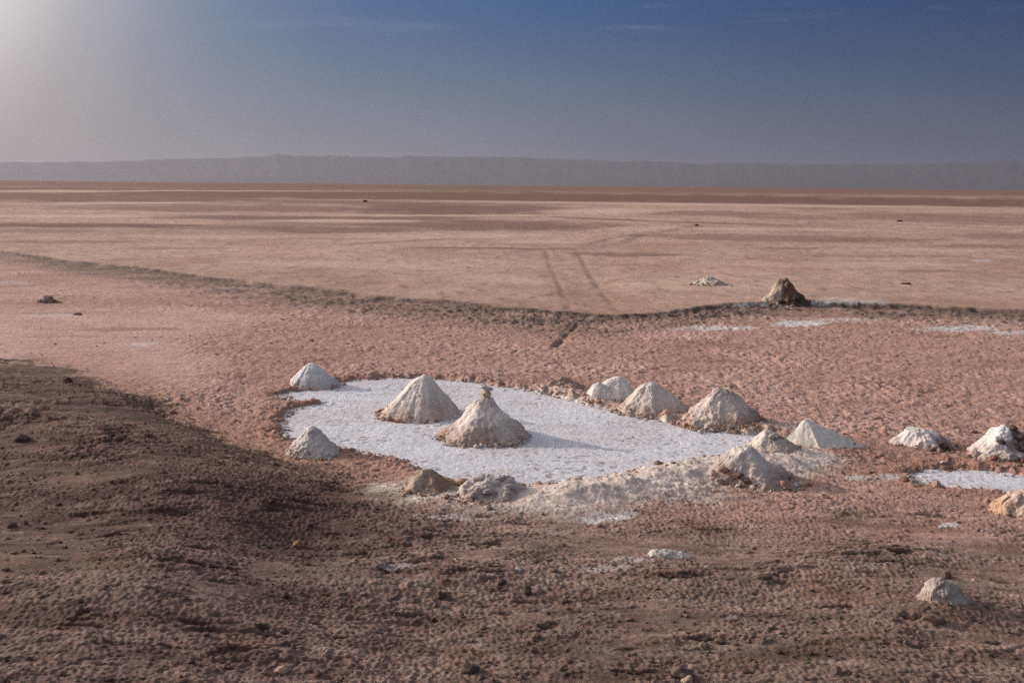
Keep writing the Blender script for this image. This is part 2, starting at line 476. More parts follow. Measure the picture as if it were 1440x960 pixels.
def grid_faces(nr, nc):
    i = np.arange(nr * nc).reshape(nr, nc)
    return np.stack([i[:-1, :-1], i[:-1, 1:], i[1:, 1:], i[1:, :-1]], -1).reshape(-1, 4)


# ------------------------------------------------------------------ ground sheet
def build_ground():
    th = [rad(62)]
    while math.degrees(th[-1]) > .30:
        deg = math.degrees(th[-1])
        st = .5 if deg > 33 else (.023 if deg > 6.5 else (.036 if deg > 1.5 else .02))
        th.append(rad(deg - st))
    r = H / np.tan(np.array(th))
    r = np.concatenate([r, np.geomspace(r[-1] * 1.05, 60000, 50)])
    a_in = np.arange(-29.5, 29.5, .044)
    a_out = np.array([30.2, 31, 32, 33.5, 35, 37, 39, 42, 45, 48, 52, 56, 60, 65, 70, 76, 82, 88])
    a = np.radians(np.concatenate([-a_out[::-1], a_in, a_out]))
    Rg, A = np.meshgrid(r, a, indexing='ij')
    dr = np.gradient(r)[:, None] * np.ones_like(A); da = Rg * np.gradient(a)[None, :]
    step = np.maximum(dr * .55, da)
    x = Rg * np.sin(A); y = Rg * np.cos(A)
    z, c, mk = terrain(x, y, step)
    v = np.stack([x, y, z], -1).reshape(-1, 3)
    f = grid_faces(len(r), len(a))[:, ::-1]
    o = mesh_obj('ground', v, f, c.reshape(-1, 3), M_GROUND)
    o['kind'] = 'structure'


build_ground()


# ------------------------------------------------------------------ salt pans
SALT_Z = -.045


def build_pan(name, P, spacing):
    lo, hi = P.min(0) - .4, P.max(0) + .4
    gx = np.arange(lo[0], hi[0], spacing); gy = np.arange(lo[1], hi[1], spacing * 1.25)
    X, Y = np.meshgrid(gx, gy)
    sd = sdist(X, Y, P)
    w = fbm(X / .9, Y / .9, 3, 301); fine = fbm(X / .09, Y / .09, 2, 311)
    c1 = cells(X / .10 + .3 * w, Y / .10 + .3 * fine, 17)
    pit = ss(.30, .62, fbm(X / .16, Y / .10, 3, 321) + .35 * fbm(X / 1.6, Y / 1.1, 3, 327))
    Z = SALT_Z + .008 * w + .0050 * fine + .0045 * (.5 - c1) - .010 * pit + .0022 * n2(X / .035, Y / .045, 333)
    Z += .006 * n2(X / .45, Y / .3, 331)
    c = np.empty(X.shape + (3,), np.float32); c[:] = (.585, .573, .620)
    c = mixc(c, (.52, .475, .492), ss(-.2, .6, fbm(X / 2.2, Y / 1.2, 4, 341)) * .8)
    c = mixc(c, (.50, .44, .43), ss(.15, .55, fbm(X / 1.4, Y / .5, 5, 343)) * .55)
    c = mixc(c, (.67, .65, .68), ss(.1, .7, fbm(X / .6, Y / .4, 4, 347)) * .6)
    c = mixc(c, (.34, .27, .26), pit * .75)
    c = mixc(c, (.42, .28, .22), ss(-.28, .02, sd + .10 * w) * ss(-.2, .5, fbm(X / .25, Y / .25, 3, 351)) * .8)
    c = np.clip(c * (1 + .10 * fine + .06 * w)[..., None], 0, .8)
    f = grid_faces(*X.shape)
    keep = (sd.ravel()[f] < .22).all(1); f = f[keep]
    used = np.unique(f); mp = np.full(X.size, -1, np.int64); mp[used] = np.arange(len(used))
    V = np.stack([X, Y, Z], -1).reshape(-1, 3)[used]
    o = mesh_obj(name, V, mp[f], c.reshape(-1, 3)[used], M_SALT)
    o['kind'] = 'structure'


build_pan('salt_pan', POOL_W[0], .017)
build_pan('salt_pan', POOL_W[1], .017)


# ------------------------------------------------------------------ clods
def ico(sub):
    import bmesh
    bm = bmesh.new(); bmesh.ops.create_icosphere(bm, subdivisions=sub, radius=1.0)
    v = np.array([q.co[:] for q in bm.verts]); f = np.array([[q.index for q in t.verts] for t in bm.faces]); bm.free()
    return v, f


ICO = {k: ico(k) for k in (1, 2, 3, 4)}
rng = np.random.RandomState(3)


def lump(v, seed, rough=.35, sharp=.5):
    p = v * .9 + seed * 7.13
    k = 1 + rough * n3(p * 1.1, 2) + rough * .6 * n3(p * 2.4, 4) - sharp * .35 * (cells3(p * 1.6, 6) - .5)
    return v * k[:, None]


def clods_mesh(pos, size, cols, sub=1, flat=.6):
    """many small lumps joined: centre positions (n,3), sizes (n,), colours (n,3)"""
    v, f = ICO[sub]
    var = [lump(v, s) for s in range(14)]
    V = []; Fc = []; C = []
    for i in range(len(pos)):
        q = var[rng.randint(14)] * np.array([1, rng.uniform(.65, 1), flat * rng.uniform(.7, 1.3)]) * size[i]
        t = rng.rand() * 6.283; ct, st = math.cos(t), math.sin(t)
        tl = rng.uniform(-.5, .5)
        x = q[:, 0] * ct - q[:, 1] * st; y = q[:, 0] * st + q[:, 1] * ct
        zz = q[:, 2] + tl * q[:, 0] * .5
        V.append(np.stack([x, y, zz], -1) + pos[i]); Fc.append(f + i * len(v)); C.append(np.repeat(cols[i][None], len(v), 0))
    return np.concatenate(V), np.concatenate(Fc), np.concatenate(C)


def scatter(n, ulo, uhi, vlo, vhi):
    u = rng.uniform(ulo, uhi, n); v = rng.uniform(vlo, vhi, n)
    p = np.array([gp(a, b) for a, b in zip(u, v)])
    return p


def ground_clods():
    p = scatter(5200, -60, 1500, 640, 1010)
    keep = fbm(p[:, 0] / 1.1, p[:, 1] / .8, 3, 401) + rng.rand(len(p)) * .9 > .45
    p = p[keep]
    p2 = scatter(3600, -60, 1500, 455, 660)
    keep = fbm(p2[:, 0] / 1.6, p2[:, 1] / 1.2, 3, 405) + rng.rand(len(p2)) > .6
    p2 = p2[keep]
    # along the rims of the two pans
    E = []
    for P in POOL_W:
        for i in range(len(P)):
            a, b = P[i - 1], P[i]; L = np.linalg.norm(b - a)
            for _ in range(int(L * 40)):
                t = rng.rand(); nrm = np.array([b[1] - a[1], a[0] - b[0]]) / (L + 1e-6)
                E.append(a + (b - a) * t + nrm * rng.normal(.0, .13))
    E = np.array(E)
    E = E[(E[:, 0] < 12)]
    P = np.concatenate([p, p2, E])
    z, c, mk = terrain(P[:, 0], P[:, 1], .03)
    n1, n2c = len(p), len(p2)
    s = np.concatenate([np.exp(rng.normal(math.log(.016), .5, n1)), np.exp(rng.normal(math.log(.018), .4, n2c)), np.exp(rng.normal(math.log(.026), .42, len(E)))])
    s = np.clip(s, .006, .085)
    ok = (mk['sd'] > -.16) | (rng.rand(len(P)) < .0)
    ok &= ~((mk['sd'] < -.02) & (s > .05))
    z = np.where(mk['sd'] < 0, np.maximum(z, SALT_Z), z)
    cc = c * rng.uniform(.7, 1.12, len(P))[:, None]
    rimc = np.array((.41, .25, .19)) * rng.uniform(.55, 1.25, len(P))[:, None]
    e = np.arange(len(P)) >= n1 + n2c
    pale = rng.rand(len(P)) < .25
    cc = np.where((e & ~pale)[:, None], rimc, cc)
    cc = np.where((e & pale)[:, None], np.array((.46, .38, .34)) * rng.uniform(.8, 1.1, len(P))[:, None], cc)
    pos = np.stack([P[:, 0], P[:, 1], z + s * .12], -1)[ok]
    V, Fc, C = clods_mesh(pos, s[ok], cc[ok], 1, .62)
    o = mesh_obj('loose_clods', V, Fc, C, M_GROUND, smooth=False)
    tag(o, 'small crumbs of dry earth strewn over the red ground and pan edges', 'clods', kind='stuff')


ground_clods()


# ------------------------------------------------------------------ heaps
def place(xl, xr, yf, ax, ay, deep=1.0):
    """base centre, half width, apex offset and height of a heap from its outline in the photograph"""
    u = (xl + xr) / 2; w = (xr - xl) / 2
    v = yf; gz = 0.0
    for k in range(8):
        if k > 1:
            rr = w / F * (-(RN.T @ np.array([c[0], c[1], -H]))[2])
            gg = terrain(np.array([c[0], c[0] - .6 * rr, c[0] + .6 * rr, c[0]]), np.array([c[1], c[1] - .6 * rr * deep, c[1] - .6 * rr * deep, c[1] - .95 * rr * deep]), .05)[0]
            gz = float(np.clip(np.min(np.maximum(gg, SALT_Z)), -.06, 9))
        c = gp(u, v, max(gz, -.05)); dist = np.linalg.norm([c[0], c[1], H])
        dep = H / dist
        v = yf - w * dep * deep
    place.gz = gz
    R = w / F * (-(RN.T @ np.array([c[0], c[1], -H]))[2])
    d = ray(ax, ay); t = c[1] / d[1]
    return c, R, d[0] * t - c[0], H + d[2] * t


def heap(name, label, cat, outline, group=None, seed=0, deep=1.0, prof=1.0, top=.06, facets=0, fac_rot=0., fac_amt=.6, flute=.0,
         rough=.02, lumps=.0, lump_size=.09, colr=(0.570, 0.519, 0.479), low=(.36, .25, .19), low_amt=.5, specks=0., speck_col=(.10, .065, .05),
         blot=None, nr=110, nt=300, ridge=None, extra=None, mat=None, ay_off=0., parent=None, sink=.06, lobes=(), ruff=1.0):
    c, R, dx, hh = place(*outline, deep)
    gz = place.gz
    z0 = gz - .01
    hh = hh - z0
    t = np.linspace(0, 1.26, nr)[:, None]; ph = np.linspace(0, 2 * np.pi, nt, endpoint=False)[None, :]
    T = t * np.ones_like(ph); P = ph * np.ones_like(t)
    nz = n2(3 * np.cos(P) * .55 + seed * 3.1, 3 * np.sin(P) * .55 + seed * 1.7, 5)
    nz2 = n2(3 * np.cos(P) * 1.4 + seed * 2.1, 3 * np.sin(P) * 1.4 - seed * 2.7, 6)
    rr = 1 + .13 * nz * ruff + .06 * nz2 * ruff
    if facets:
        k = 2 * np.pi / facets
        jit = .35 * nz
        q = ((P - fac_rot + jit) % k) - k / 2
        poly = math.cos(k / 2) / np.cos(q)
        rr = rr * (1 - fac_amt * ss(.05, .5, T) + fac_amt * ss(.05, .5, T) * poly * 1.12)
    # flutes (dried run marks)
    fl = flute * (n2(P * 0 + 7 * np.cos(P) + seed, 7 * np.sin(P) + .5 * T, 8)) * ss(.05, .5, T)
    rr = rr + fl
    X = dx * (1 - np.minimum(T, 1)) ** 1.0 + R * T * rr * np.cos(P)
    Y = ay_off * (1 - np.minimum(T, 1)) + R * deep * T * rr * np.sin(P)
    core = np.sqrt(T ** 2 + top ** 2) - top
    core = core / (np.sqrt(1 + top ** 2) - top)
    Z = hh * np.where(core < 1, np.abs(1 - core) ** prof, -(core - 1) * 1.1)
    for (lu, lv, lr, lh) in lobes:         # shoulders leaning on the heap
        g = gp(lu, lv) - c
        Z = np.maximum(Z, (lh * (1 - np.hypot(X - g[0], Y - g[1]) / lr)) * (1 - ss(.80, .98, T)) - 9 * (T > .98))
    V = np.stack([X, Y, Z], -1).reshape(-1, 3)
    pw = V + np.array([c[0], c[1], 0])
    # displacement along the local normal
    Vg = V.reshape(nr, nt, 3)
    du = np.roll(Vg, -1, 1) - np.roll(Vg, 1, 1); dv = np.gradient(Vg, axis=0)
    nn = np.cross(dv, du).reshape(-1, 3); nn = nn / (np.linalg.norm(nn, axis=1)[:, None] + 1e-9)
    nn = np.where(nn[:, 2:3] < 0, -nn, nn); nn[:nt] = (0, 0, 1)
    lowm = ss(.65, .05, V[:, 2] / hh)
    grow = ss(0, .10, T.ravel())
    f1 = fbm3(pw / (R * .55) + seed, 4, 3); f2 = fbm3(pw / .07 + seed, 3, 9); f0 = fbm3(pw / (R * 1.1) + seed * 2, 2, 13)
    disp = rough * R * (1.1 * f1 + .8 * f0) + .006 * f2 * (1 + 6 * rough)
    if lumps:
        cl = cells3(pw / lump_size + seed, 21); cl2 = cells3(pw / (lump_size * .45) + seed, 23)
        lw = lumps * np.clip(.45 + .7 * lowm + .6 * f1, .1, 1.3)
        disp = disp + lump_size * lw * (.75 - cl) * .8 + lump_size * .4 * lw * (.6 - cl2)
    V = V + nn * (disp * (.25 + .75 * grow))[:, None]
    # colour
    C = np.empty((len(V), 3), np.float32); C[:] = colr
    C = mixc(C, np.array(colr) * (.82, .80, .80), ss(-.1, .5, f0))
    C = mixc(C, np.minimum(np.array(colr) * 1.16, .68), ss(.1, .6, f1) * .7)
    C = mixc(C, low, np.clip(lowm * low_amt * (1 + 1.4 * f1) + low_amt * .35 * ss(.1, .6, f0), 0, 1))
    if specks:
        s3 = fbm3(pw / .10 + seed * 5, 3, 31)
        C = mixc(C, speck_col, ss(.62 - .5 * specks, .85 - .4 * specks, s3 + .25 * f0) * .85)
    if blot is not None:
        for (bu, bv, br, bc, ba) in blot:
            d = ray(bu, bv); tt = c[1] / d[1]
            bx, bz = d[0] * tt - c[0], H + d[2] * tt - z0
            m = ss(1.2, .4, np.hypot(V[:, 0] - bx, V[:, 2] - bz) / br + .7 * f1)
            C = mixc(C, bc, m * ba)
    if ay_off or True:
        C = np.clip(C * (1 + .10 * f2)[:, None], .02, .72)
    i = np.arange(nr * nt).reshape(nr, nt)
    j = np.roll(i, -1, 1)
    fc = np.stack([i[:-1], i[1:], j[1:], j[:-1]], -1).reshape(-1, 4)
    o = mesh_obj(name, V, fc, C, mat or M_HEAP, parent, loc=(c[0], c[1], z0))
    tag(o, label, cat, group)
    o['_r'] = R; o['_h'] = hh; o['_deep'] = deep
    return o


def rubble(o, n, size, a0, a1, colr, seed, spread=.10, inner=.86, sub=1):
    """crumbled lumps round the foot of a heap: a part of it"""
    global rng
    keep = rng; rng = np.random.RandomState(seed)
    R, deep = o['_r'], o['_deep']; size *= .50; n = int(n * 1.7)
    me = o.data; co = np.empty(len(me.vertices) * 3, np.float32); me.vertices.foreach_get('co', co); co = co.reshape(-1, 3)
    nt = 300
    pos = []; sz = []; cc = []
    ringall = co.reshape(-1, nt, 3)
    for _ in range(n):
        a = math.radians(rng.uniform(a0, a1)) % (2 * math.pi)
        k = int(a / (2 * math.pi) * nt) % nt
        foot = ringall[:, k, :]
        row = np.argmin(np.abs(foot[:, 2] - rng.uniform(.0, .16) * abs(rng.normal(0, .7)) * o['_h']))
        s = float(np.clip(np.exp(rng.normal(math.log(size * .8), .65)), size * .3, size * 3.2))
        q = foot[row] * np.array([1, 1, 1]) + np.array([math.cos(a), math.sin(a), 0]) * abs(rng.normal(0, spread)) * R * (rng.rand() < .5)
        pos.append(q + np.array([0, 0, s * .15])); sz.append(s); cc.append(np.array(colr[rng.randint(len(colr))]) * rng.uniform(.75, 1.15))
    V, Fc, C = clods_mesh(np.array(pos), sz, np.array(cc), sub, .75)
    r = mesh_obj('rubble', V, Fc, C, M_GROUND, o, smooth=False)
    rng = keep; r['kind'] = 'stuff'
    return r


def knobs(o, items, sub=3):
    """single big clods that are part of a heap"""
    me = o.data; co = np.empty(len(me.vertices) * 3, np.float32); me.vertices.foreach_get('co', co); co = co.reshape(-1, 3) + np.array(o.location)
    u, v = proj(co[:, 0], co[:, 1], co[:, 2])
    for i, (ku, kv, kw, kh, kc) in enumerate(items):
        cost = np.hypot(u - ku, v - kv) + 6.0 * (co[:, 1] - co[:, 1].min()) * (np.hypot(u - ku, v - kv) < 5)
        p = co[np.argmin(cost)] - np.array(o.location)
        px = co[np.argmin(cost)][1] / F
        q = lump(ICO[sub][0], i + int(ku) * .37, .38, 1.2)
        q = q / np.abs(q).max(0) * np.array([kw * px / 2, kw * px * .4, kh * px / 2])
        f1 = fbm3(q * 14 + ku, 3, 3)
        C = np.empty((len(q), 3), np.float32); C[:] = kc
        mesh_obj('clod', q, ICO[sub][1], np.clip(C * (1 + .3 * f1)[:, None], .02, .7), M_STONE, o, loc=p)


RED = [(.36, .20, .14), (.30, .15, .10), (.42, .28, .21), (.46, .34, .28)]
PALE = [(.48, .40, .35), (.42, .32, .26), (.36, .22, .16), (.52, .46, .42)]
GR = 'salt heaps around the big white pan'
WHITE = (.680, .610, .565)

o = heap('salt_heap', 'small smooth grey-white salt heap at the far left tip of the white pan', 'salt heap', (401, 476, 546, 437, 510), GR,
         seed=1, deep=.9, top=.24, facets=5, fac_rot=.2, fac_amt=.65, rough=.045, flute=.012, colr=(0.650, 0.604, 0.593), low_amt=.3)
rubble(o, 26, .028, 150, 260, RED, 11)
o = heap('salt_heap', 'tallest smooth fluted salt cone with a bare blunt top on the white pan', 'salt heap', (529, 649, 594, 597, 526), GR,
         seed=2, deep=.9, top=.17, facets=7, fac_rot=.5, fac_amt=.6, flute=.03, rough=.05, lumps=.10, colr=WHITE, low=(.37, .25, .20), low_amt=.55)
rubble(o, 120, .034, 165, 300, RED, 12, .05)
tall = heap('salt_heap', 'rough salt cone with two stones balanced on its tip', 'salt heap', (616, 747, 628, 683, 557), GR,
            seed=3, deep=.9, top=.07, prof=1.05, facets=5, fac_rot=1.1, fac_amt=.15, flute=.0, rough=.075, lumps=.45, lump_size=.085, colr=(0.650, 0.559, 0.513), low=(.36, .24, .19), low_amt=.6)
rubble(tall, 150, .032, 180, 345, PALE, 13, .05)
o = heap('salt_heap', 'small crumbly grey salt heap at the near left edge of the white pan', 'salt heap', (402, 482, 645, 438, 599), GR,
         seed=4, deep=.9, top=.14, prof=1.15, rough=.07, lumps=.42, lump_size=.075, colr=(0.616, 0.547, 0.519), low=(.36, .27, .22), low_amt=.5)
rubble(o, 90, .028, 160, 370, RED + PALE, 14, .22)
o = heap('salt_heap', 'whitest back heap with a crisp sunlit ridge, on the far edge of the pan', 'salt heap', (820, 898, 567, 871, 529), GR,
         seed=5, deep=.85, top=.26, prof=.9, facets=5, fac_rot=.25, fac_amt=.6, rough=.035, lumps=.12, colr=(0.700, 0.655, 0.621), low=(.40, .28, .22), low_amt=.4,
         lobes=[(842, 563, .55, .36)])
rubble(o, 110, .030, 170, 330, RED + PALE, 15, .12)
o = heap('salt_heap', 'lumpy back-edge heap between the whitest heap and the broad reddish-footed one', 'salt heap', (868, 972, 588, 915, 536), GR,
         seed=6, deep=.8, top=.24, prof=.9, rough=.09, lumps=.40, lump_size=.10, colr=(.60, .515, .465), low=(.39, .26, .20), low_amt=.6)
rubble(o, 130, .032, 170, 330, RED + PALE, 16, .10)
o = heap('salt_heap', 'broad cobbly heap with a dark red-brown right shoulder on the far pan edge', 'salt heap', (955, 1074, 604, 1016, 549), GR,
         seed=7, deep=.75, top=.24, prof=.88, rough=.10, lumps=.55, lump_size=.10, colr=(.585, .485, .435), low=(.36, .23, .175), low_amt=.6,
         lobes=[(1066, 598, .50, .26)], blot=[(1072, 592, .34, (.27, .16, .125), .8)])
rubble(o, 170, .036, 165, 375, PALE + RED, 17, .12)
o = heap('salt_heap', 'dark speckled steep heap behind the crumbling one at the right end of the white pan', 'salt heap', (1050, 1128, 643, 1079, 605), GR,
         seed=8, deep=.95, top=.26, prof=.9, rough=.08, lumps=.30, lump_size=.08, colr=(0.559, 0.479, 0.427), low=(.28, .18, .14), low_amt=.5, specks=.55)
rubble(o, 60, .028, 250, 400, RED + PALE, 18, .25)
o = heap('salt_heap', 'crumbling pale heap with dark red clods down its front, right of the pan', 'salt heap', (985, 1112, 688, 1046, 628), GR,
         seed=9, deep=.75, top=.26, prof=.85, rough=.12, lumps=.42, lump_size=.10, colr=(0.616, 0.530, 0.484), low=(.32, .20, .16), low_amt=.55, specks=.2,
         blot=[(1018, 668, .20, (.26, .16, .125), .6), (1080, 672, .20, (.32, .22, .18), .5)])
knobs(o, [(1003, 665, 18, 11, (.40, .33, .28)), (1018, 660, 20, 9, (.24, .14, .105)), (1012, 676, 16, 12, (.34, .27, .23)), (1036, 668, 22, 9, (.17, .10, .08)), (1050, 676, 17, 11, (.21, .125, .10)), (1012, 690, 26, 9, (.36, .30, .27)), (1042, 684, 20, 7, (.27, .18, .14))])
rubble(o, 170, .040, 185, 380, PALE + RED + [(.20, .11, .08)], 19, .25)
o = heap('salt_heap', 'smooth sharp-edged heap trailing a long low tail to the right', 'salt heap', (1099, 1222, 634, 1133, 589), GR,
         seed=10, deep=.62, top=.10, prof=1.18, facets=5, fac_rot=.9, fac_amt=.75, rough=.02, colr=(0.650, 0.593, 0.547), low=(.40, .31, .25), low_amt=.35, ruff=.5)
rubble(o, 40, .03, 190, 330, RED, 20, .2)
G2 = 'salt heaps by the small right-hand pan'
o = heap('salt_heap', 'low rounded whitish heap left of the dark-topped heap, above the small pan', 'salt heap', (1255, 1340, 634, 1294, 602), G2,
         seed=11, deep=.8, top=.22, prof=.85, rough=.10, lumps=.30, lump_size=.11, colr=(0.650, 0.570, 0.547), low=(.30, .19, .15), low_amt=.4,
         blot=[(1322, 622, .22, (.13, .08, .065), .85), (1300, 634, .20, (.15, .09, .07), .7)])
knobs(o, [(1326, 626, 16, 10, (.10, .065, .05)), (1312, 632, 14, 7, (.13, .085, .065)), (1333, 632, 13, 8, (.09, .06, .05))])
rubble(o, 80, .036, 190, 380, RED + [(.14, .085, .065), (.18, .10, .08)], 21, .3)
o = heap('salt_heap', 'white heap capped with dark brown clods behind the small pan', 'salt heap', (1362, 1462, 650, 1416, 598), G2,
         seed=12, deep=.8, top=.18, prof=.9, rough=.13, lumps=.40, lump_size=.13, colr=(0.661, 0.604, 0.581), low=(.32, .20, .15), low_amt=.45,
         blot=[(1424, 602, .16, (.10, .06, .05), .9), (1440, 620, .24, (.11, .065, .055), .85), (1405, 648, .2, (.25, .13, .09), .8), (1412, 622, .10, (.12, .07, .055), .7)])
knobs(o, [(1424, 602, 15, 10, (.11, .07, .06)), (1434, 614, 17, 9, (.16, .11, .10)), (1427, 622, 10, 9, (.30, .18, .13)), (1440, 631, 22, 14, (.065, .045, .04)), (1408, 621, 16, 7, (.10, .075, .055)), (1397, 644, 14, 12, (.24, .12, .085)), (1421, 643, 18, 16, (.36, .30, .29))])
rubble(o, 150, .045, 180, 380, RED + [(.12, .07, .055), (.16, .09, .07)], 22, .2)
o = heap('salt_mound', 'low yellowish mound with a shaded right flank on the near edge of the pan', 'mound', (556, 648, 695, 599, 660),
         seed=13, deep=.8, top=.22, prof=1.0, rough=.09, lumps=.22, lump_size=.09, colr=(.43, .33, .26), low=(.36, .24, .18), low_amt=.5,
         blot=[(622, 672, .22, (.22, .135, .10), .8)])  # shade of the right flank painted as a dark blot
rubble(o, 60, .03, 170, 380, PALE + RED, 23, .2)
o = heap('salt_mound', 'low knobbly grey mound in the dirty ridge at the front of the pan', 'mound', (638, 742, 704, 692, 669),
         seed=14, deep=.65, top=.35, prof=.85, rough=.16, lumps=.42, lump_size=.12, colr=(0.559, 0.484, 0.456), low=(.40, .30, .25), low_amt=.5)
knobs(o, [(676, 672, 26, 12, (.42, .38, .355)), (702, 673, 24, 13, (.36, .315, .30)), (664, 696, 18, 10, (.40, .33, .28)), (686, 690, 22, 9, (.38, .32, .29)), (716, 684, 18, 10, (.40, .345, .32))])
rubble(o, 110, .036, 170, 380, PALE + RED, 24, .3)
o = heap('clod_mound', 'little heap of red clods at the back of the pan left of the white heaps', 'mound', (757, 822, 550, 795, 531),
         seed=15, deep=.7, top=.2, prof=.9, rough=.14, lumps=.6, lump_size=.10, colr=(.38, .25, .20), low=(.34, .19, .14), low_amt=.6)
rubble(o, 110, .034, 170, 390, RED, 25, .3)
o = heap('clod_mound', 'sunlit orange clod mound cut by the right frame edge, beside the small pan', 'mound', (1396, 1490, 730, 1446, 690),
         seed=16, deep=.8, top=.22, prof=.9, rough=.12, lumps=.5, lump_size=.10, colr=(0.570, 0.445, 0.365), low=(.42, .25, .16), low_amt=.6)
rubble(o, 120, .036, 140, 380, [(.50, .36, .27), (.44, .28, .20), (.38, .22, .15)], 26, .2)
o = heap('salt_heap', 'small pale heap standing alone on the tan plain beyond the dark bank', 'salt heap', (974, 1022, 402, 996, 388),
         seed=17, deep=.8, top=.2, prof=1.1, rough=.10, lumps=.5, lump_size=.22, colr=(0.547, 0.456, 0.388), low=(.42, .31, .24), low_amt=.4)
rubble(o, 50, .06, 180, 380, [(.20, .12, .09), (.42, .30, .24)], 27, .4)
o = heap('mud_mound', 'dark brown peaked mud mound on the edge of the far dark bank', 'mound', (1064, 1142, 431, 1103, 390),
         seed=18, deep=.75, top=.12, prof=1.4, rough=.09, lumps=.35, lump_size=.26, colr=(.16, .10, .07), low=(.075, .05, .04), low_amt=.6,
         blot=[(1078, 414, .38, (.46, .36, .29), .85), (1090, 403, .28, (.44, .35, .28), .9), (1101, 391, .10, (.42, .33, .27), .9)])  # sunlit left side painted on as pale blots
knobs(o, [(1108, 400, 9, 8, (.17, .11, .075)), (1121, 420, 12, 7, (.06, .042, .035)), (1098, 424, 14, 7, (.07, .05, .04))])
rubble(o, 70, .05, 150, 390, [(.10, .065, .05), (.16, .10, .08), (.30, .2, .15)], 28, .12)
o = heap('mud_mound', 'tiny dark mud mound alone on the pink flat at far left', 'mound', (54, 80, 427, 66, 417),
         seed=19, deep=.8, top=.25, prof=1.0, rough=.18, lumps=.5, lump_size=.22, colr=(.30, .19, .15), low=(.20, .125, .10), low_amt=.5,
         blot=[(66, 417, .14, (.42, .36, .34), .9)], nr=60, nt=300)
rubble(o, 20, .05, 150, 390, [(.12, .08, .06), (.3, .17, .11)], 29, .4)


# ------------------------------------------------------------------ single stones
def stone(name, label, cat, u0, u1, v0, v1, colr, seed, deep=.8, rough=.3, sharp=.5, base_z=None, at=None, group=None, sink=.25, sub=4, flat_top=None, mat=None, tilt=0):
    v, f = ICO[sub]
    q = lump(v, seed, rough, sharp)
    q = q / np.abs(q).max(0)
    w = (u1 - u0) / 2; uc = (u0 + u1) / 2
    if at is None:
        c = gp(uc, v1 - .25 * w * deep * .3)
        gz = terrain(np.array([c[0]]), np.array([c[1]]), .03)[0][0]
        for _ in range(4):
            c = gp(uc, v1 - .2 * w * deep * .5, gz)
            gz = terrain(np.array([c[0]]), np.array([c[1]]), .03)[0][0]
    else:
        c, gz = np.array(at[:2]), at[2]
    depth = -(RN.T @ np.array([c[0], c[1], gz - H]))[2]
    R = w / F * depth
    hh = (v1 - v0) / F * depth
    s = np.array([R, R * deep, hh * (.5 + .5 * sink)])
    q = q * s
    if tilt:
        ct, st = math.cos(tilt), math.sin(tilt)
        q = np.stack([q[:, 0] * ct - q[:, 2] * st, q[:, 1], q[:, 0] * st + q[:, 2] * ct], -1)
    f1 = fbm3(q / (R * .5) + seed, 4, 3)
    f3 = fbm3(q / (R * .16) + seed, 3, 7)
    q = q * (1 + .10 * f1 + .05 * f3)[:, None]
    C = np.empty((len(q), 3), np.float32); C[:] = colr
    C = np.clip(C * (1 + .28 * f1)[:, None], .02, .7)
    zc = gz + s[2] * (1 - 2 * sink) if at is None else gz + s[2] * .9
    o = mesh_obj(name, q, f, C, mat or M_STONE, loc=(c[0], c[1], zc))
    tag(o, label, cat, group)
    return o, zc + s[2]


tz = tall.location.z + max(p.co.z for p in tall.data.vertices)
kx = max(tall.data.vertices, key=lambda p: p.co.z).co
ax, ay = tall.location.x + kx.x, tall.location.y + kx.y
_, t2 = stone('stone', 'yellow-brown stone set on the tip of the rough salt cone', 'stone', 675, 690, 549, 558, (.46, .36, .25), 31, .8, .3, 1.0, at=(ax, ay, tz - .02), sub=3)
stone('stone', 'flat grey stone topping the yellow stone on the salt cone', 'stone', 674, 694, 542, 549, (.42, .37, .34), 37, .75, .35, 1.1, at=(ax + .01, ay, t2 - .022), sub=3, tilt=-.25)
heap('boulder', 'half-buried pale grey salt boulder alone in the right foreground', 'boulder', (1292, 1364, 853, 1318, 814),
     seed=33, deep=.7, top=.42, prof=.75, rough=.13, lumps=.16, lump_size=.10, colr=(.42, .355, .32), low=(.27, .17, .135), low_amt=.55, nr=80, facets=5, fac_amt=.3)
heap('slab', 'flat white slab lying on brown soil right of centre foreground', 'slab', (908, 973, 786, 926, 771),
     seed=34, deep=.38, top=.6, prof=.6, rough=.13, lumps=.12, lump_size=.08, colr=(0.570, 0.502, 0.456), low=(.34, .24, .20), low_amt=.3, nr=70)
SG = 'stones and big clods lying in the foreground'
